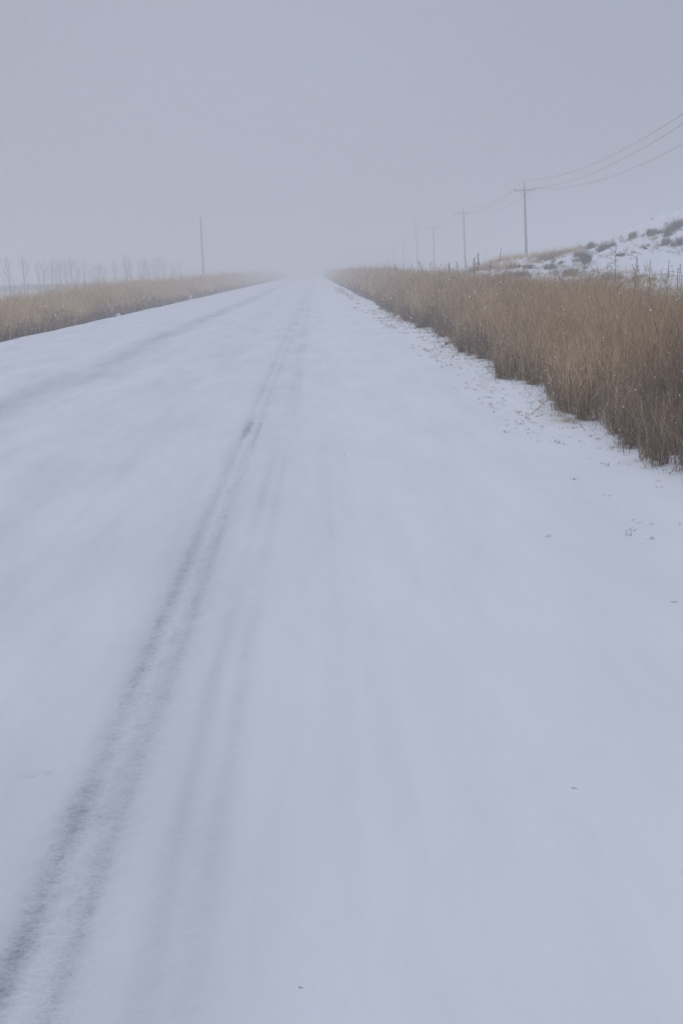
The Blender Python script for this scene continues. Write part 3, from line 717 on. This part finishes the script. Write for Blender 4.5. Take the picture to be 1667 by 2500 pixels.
stalk_thing('twig', [gp(.733, 4.176, .001), gp(.742, 4.172, .002), gp(.751, 4.167, .001)], .0013, M_STALK, 'tiny dark twig on the smooth lower right snow', 'twig')
stalk_thing('twig', [gp(1.625, 6.54, .001), gp(1.642, 6.53, .002), gp(1.66, 6.53, .001)], .0022, M_STALK, 'faint twig lying near the right edge halfway down', 'twig')
stalk_thing('twig', [gp(-.095, 2.984, .001), gp(-.09, 2.98, .002), gp(-.085, 2.978, .001)], .001, M_STALK, 'tiny speck of straw at the bottom middle of the road', 'twig')
def stone(name, x, y, r, mat, label, cat='stone', zs=.5, seed=1, sink=.2):
    rr = random.Random(seed); m = MB(); N = 7
    prof = [(-1, .2), (-.7, .75), (-.2, 1), (.3, .92), (.75, .6), (1, .15)]
    m.tube([(x+rr.uniform(-.1, .1)*r, y+rr.uniform(-.1, .1)*r, hz(x, y)+r*zs*(a+1-sink)) for a, b in prof], [b*r*rr.uniform(.88, 1.12) for a, b in prof], 9)
    return tag(m.build(name, mat, None, True), label, cat)
stone('pebble', .925, 3.53, .011, M_IRON, 'small dark pebble at the right edge of the lower snow', 'pebble', seed=4)
stone('road_stone', 1.67, 61.5, .055, M_IRON, 'small dark stone alone on the far right half of the road', 'stone', .4, seed=5)
M_RED = plain('red_paper', (0.42, 0.07, 0.05), .6, .2, 30)
def wrapper():
    m = MB(); x, y = 2.70, 29.9; z = hz(x, y)
    v = [(-.035, 0, 0), (.035, .004, .004), (.028, .012, .045), (.0, -.012, .06), (-.03, .01, .04), (-.03, .02, .01), (.03, .03, .02), (.02, .03, .04), (-.022, .03, .045)]
    m.v = [Vector((x+a, y+b, z+c)) for a, b, c in v]; m.f = [(0, 1, 2, 3, 4), (5, 8, 7, 6), (0, 5, 6, 1), (1, 6, 7, 2), (2, 7, 3), (3, 7, 8), (3, 8, 4), (4, 8, 5, 0)]
    tag(m.build('crumpled_wrapper', M_RED), 'tiny red scrap caught at the snowy foot of the thicket', 'litter')
wrapper()
def straw_heap():
    n = 170; r = np.random.default_rng(77)
    t = r.normal(0, 1, (n, 2)); X = 2.60+.10*t[:, 0]; Y = 14.75+.38*t[:, 1]; Z = height(X, Y)+.01+.05*r.random(n)*np.exp(-t[:, 0]**2)
    A = r.normal(2.7, .35, n); L = r.uniform(.1, .28, n)
    V, F, T = ribbons(np.stack([X, Y, Z], 1), r.uniform(-.01, .05, n), np.full(n, .0045), np.stack([L*np.cos(A), L*np.sin(A)], 1), np.clip(r.normal(.6, .15, n), 0, 1), .5)
    o = link_mesh('straw_heap', np_mesh('straw_heap', V, F, False, {'tint': T}), M_GRASS)
    tag(o, 'flattened heap of pale straw spilling onto the snow from the thicket foot', 'straw', kind='stuff')
straw_heap()
M_WHITE = plain('white_stone', (0.58, 0.60, 0.62), .8, .08, 9)
def marker(x, y, w, h, label):
    root = empty('marker_stone', gp(x, y, -.05)); tag(root, label, 'marker')
    m = MB(); m.box((0, 0, h/2), (w, .14, h), 0, .92); m.build('block', M_WHITE, root)
    m = MB(); prof = [(0, 1.04), (.03, 1.0), (.06, .8), (.08, .35)]
    m.tube([(0, 0, h+a) for a, b in prof], [w/2*b for a, b in prof], 10); m.build('snow_cap', M_SNOWB, root, True)
M_SNOWB = plain('snow_lump', SNOW, .85, .04, 4, .2)
marker(-8.45, 98, .19, .27, 'small white marker stone at the left road edge in front of the grass')
marker(-9.6, 235, .55, .75, 'pale snow-covered block far along the left road edge')
stone('snow_clump', -8.5, 62, .12, M_SNOWB, 'little heaped clump of snow on the left road edge', 'snow clump', .55, seed=9, sink=.3)

# ------------------------------------------------------------------ far vehicle, all but lost in the haze
def car():
    x, y = -1.35, 560.0; root = empty('distant_car', gp(x, y, .01)); tag(root, 'dim grey car almost lost in the haze far down the road', 'car')
    M_C = plain('car_paint', (.05, .055, .065), .4, .1, 2); M_G = plain('car_glass', (.02, .025, .03), .1, .1, 2); M_T = plain('tyre', (.02, .02, .02), .9, .1, 9)
    m = MB(); sec = [(-2.2, .45, .80, .82), (-2.05, .30, .95, .88), (-1.0, .28, 1.02, .90), (1.6, .28, 1.0, .90), (2.2, .32, .92, .86)]
    def loft(mm, ss_):
        b = len(mm.v)
        for yy, z0, z1, hw in ss_:
            mm.v += [Vector((-hw, yy, z0)), Vector((hw, yy, z0)), Vector((hw*.96, yy, z1)), Vector((-hw*.96, yy, z1))]
        n = len(ss_)
        for i in range(n-1):
            for k in range(4): mm.f.append((b+4*i+k, b+4*i+(k+1) % 4, b+4*i+4+(k+1) % 4, b+4*i+4+k))
        mm.f.append((b+3, b+2, b+1, b)); mm.f.append(tuple(b+4*(n-1)+k for k in range(4)))
    loft(m, sec); m.build('body', M_C, root)
    m = MB(); b = 0
    bot = [(-.85, -1.1, 1.0), (.85, -1.1, 1.0), (.85, 1.9, 1.0), (-.85, 1.9, 1.0)]; topv = [(-.66, -.35, 1.50), (.66, -.35, 1.50), (.66, 1.5, 1.50), (-.66, 1.5, 1.50)]
    m.v = [Vector(p) for p in bot+topv]; m.f = [(4, 5, 6, 7), (0, 1, 5, 4), (1, 2, 6, 5), (2, 3, 7, 6), (3, 0, 4, 7)]; m.build('cabin', M_G, root)
    for sx_ in (-.78, .78):
        for sy_ in (-1.35, 1.35):
            m = MB(); m.tube([(sx_-.1, sy_, .31), (sx_+.1, sy_, .31)], [.32, .32], 14); m.build('wheel', M_T, root)
car()

# ------------------------------------------------------------------ snow in the air
def flakes():
    n = 210000
    y = 6+50*rng.random(n)**1.15; x = rng.uniform(-13, 17, n); z = rng.uniform(0.02, 4.5, n)
    k = (np.hypot(x, y) > 6); x, y, z = x[k], y[k], z[k]; n = len(x)
    r = (0.0021+0.0024*rng.random(n)**3)
    A = rng.normal(0, 1, (n, 3)); A /= np.linalg.norm(A, axis=1)[:, None]
    B = np.cross(A, rng.normal(0, 1, (n, 3))); B /= np.linalg.norm(B, axis=1)[:, None]; Cc = np.cross(A, B)
    q = np.array([(1, 0), (.5, .87), (-.5, .87), (-1, 0), (-.5, -.87), (.5, -.87)])
    ctr = np.stack([x, y, z], 1)[:, None, :]; rr = r[:, None, None]
    V = np.concatenate([ctr+rr*(A[:, None]*q[None, :, :1]+B[:, None]*q[None, :, 1:]), ctr+rr*(A[:, None]*q[None, :, :1]+Cc[:, None]*q[None, :, 1:])], 1)
    b = (np.arange(n)*12)[:, None]
    F = np.concatenate([b+np.array([t_]) for t_ in ((0, 1, 2, 3), (0, 3, 4, 5), (6, 7, 8, 9), (6, 9, 10, 11))])
    m, t, p = new_mat('snowflake'); p.inputs['Base Color'].default_value = (.96, .97, .98, 1); p.inputs['Roughness'].default_value = 1; p.inputs['Specular IOR Level'].default_value = 0
    tr = t.nodes.new('ShaderNodeBsdfTranslucent'); tr.inputs[0].default_value = (.96, .97, .98, 1)
    ms = t.nodes.new('ShaderNodeMixShader'); ms.inputs[0].default_value = .5
    t.links.new(p.outputs[0], ms.inputs[1]); t.links.new(tr.outputs[0], ms.inputs[2]); t.links.new(ms.outputs[0], t.nodes['Material Output'].inputs[0])
    o = link_mesh('falling_snow', np_mesh('falling_snow', V.reshape(-1, 3), F), m)
    tag(o, 'fine snowflakes drifting in the air over the road and grass', 'snow', kind='stuff')
flakes()

# ------------------------------------------------------------------ haze
def haze():
    m = MB(); x0, x1, y0, y1, z0, z1 = -870, 870, -270, 1480, -2.6, 13.0
    m.box(((x0+x1)/2, (y0+y1)/2, (z0+z1)/2), (x1-x0, y1-y0, z1-z0))
    mt = bpy.data.materials.new('haze'); mt.use_nodes = True; t = mt.node_tree; t.nodes.clear()
    o_ = t.nodes.new('ShaderNodeOutputMaterial'); v = t.nodes.new('ShaderNodeVolumePrincipled')
    v.inputs['Color'].default_value = (.935, .94, .95, 1); v.inputs['Density'].default_value = HAZE; v.inputs['Anisotropy'].default_value = 0.45
    t.links.new(v.outputs[0], o_.inputs['Volume'])
    o = m.build('haze', mt); tag(o, kind='stuff'); tag(o, 'pale snowy haze filling the air over the whole plain', 'haze')
HAZE = 0.0062
haze()
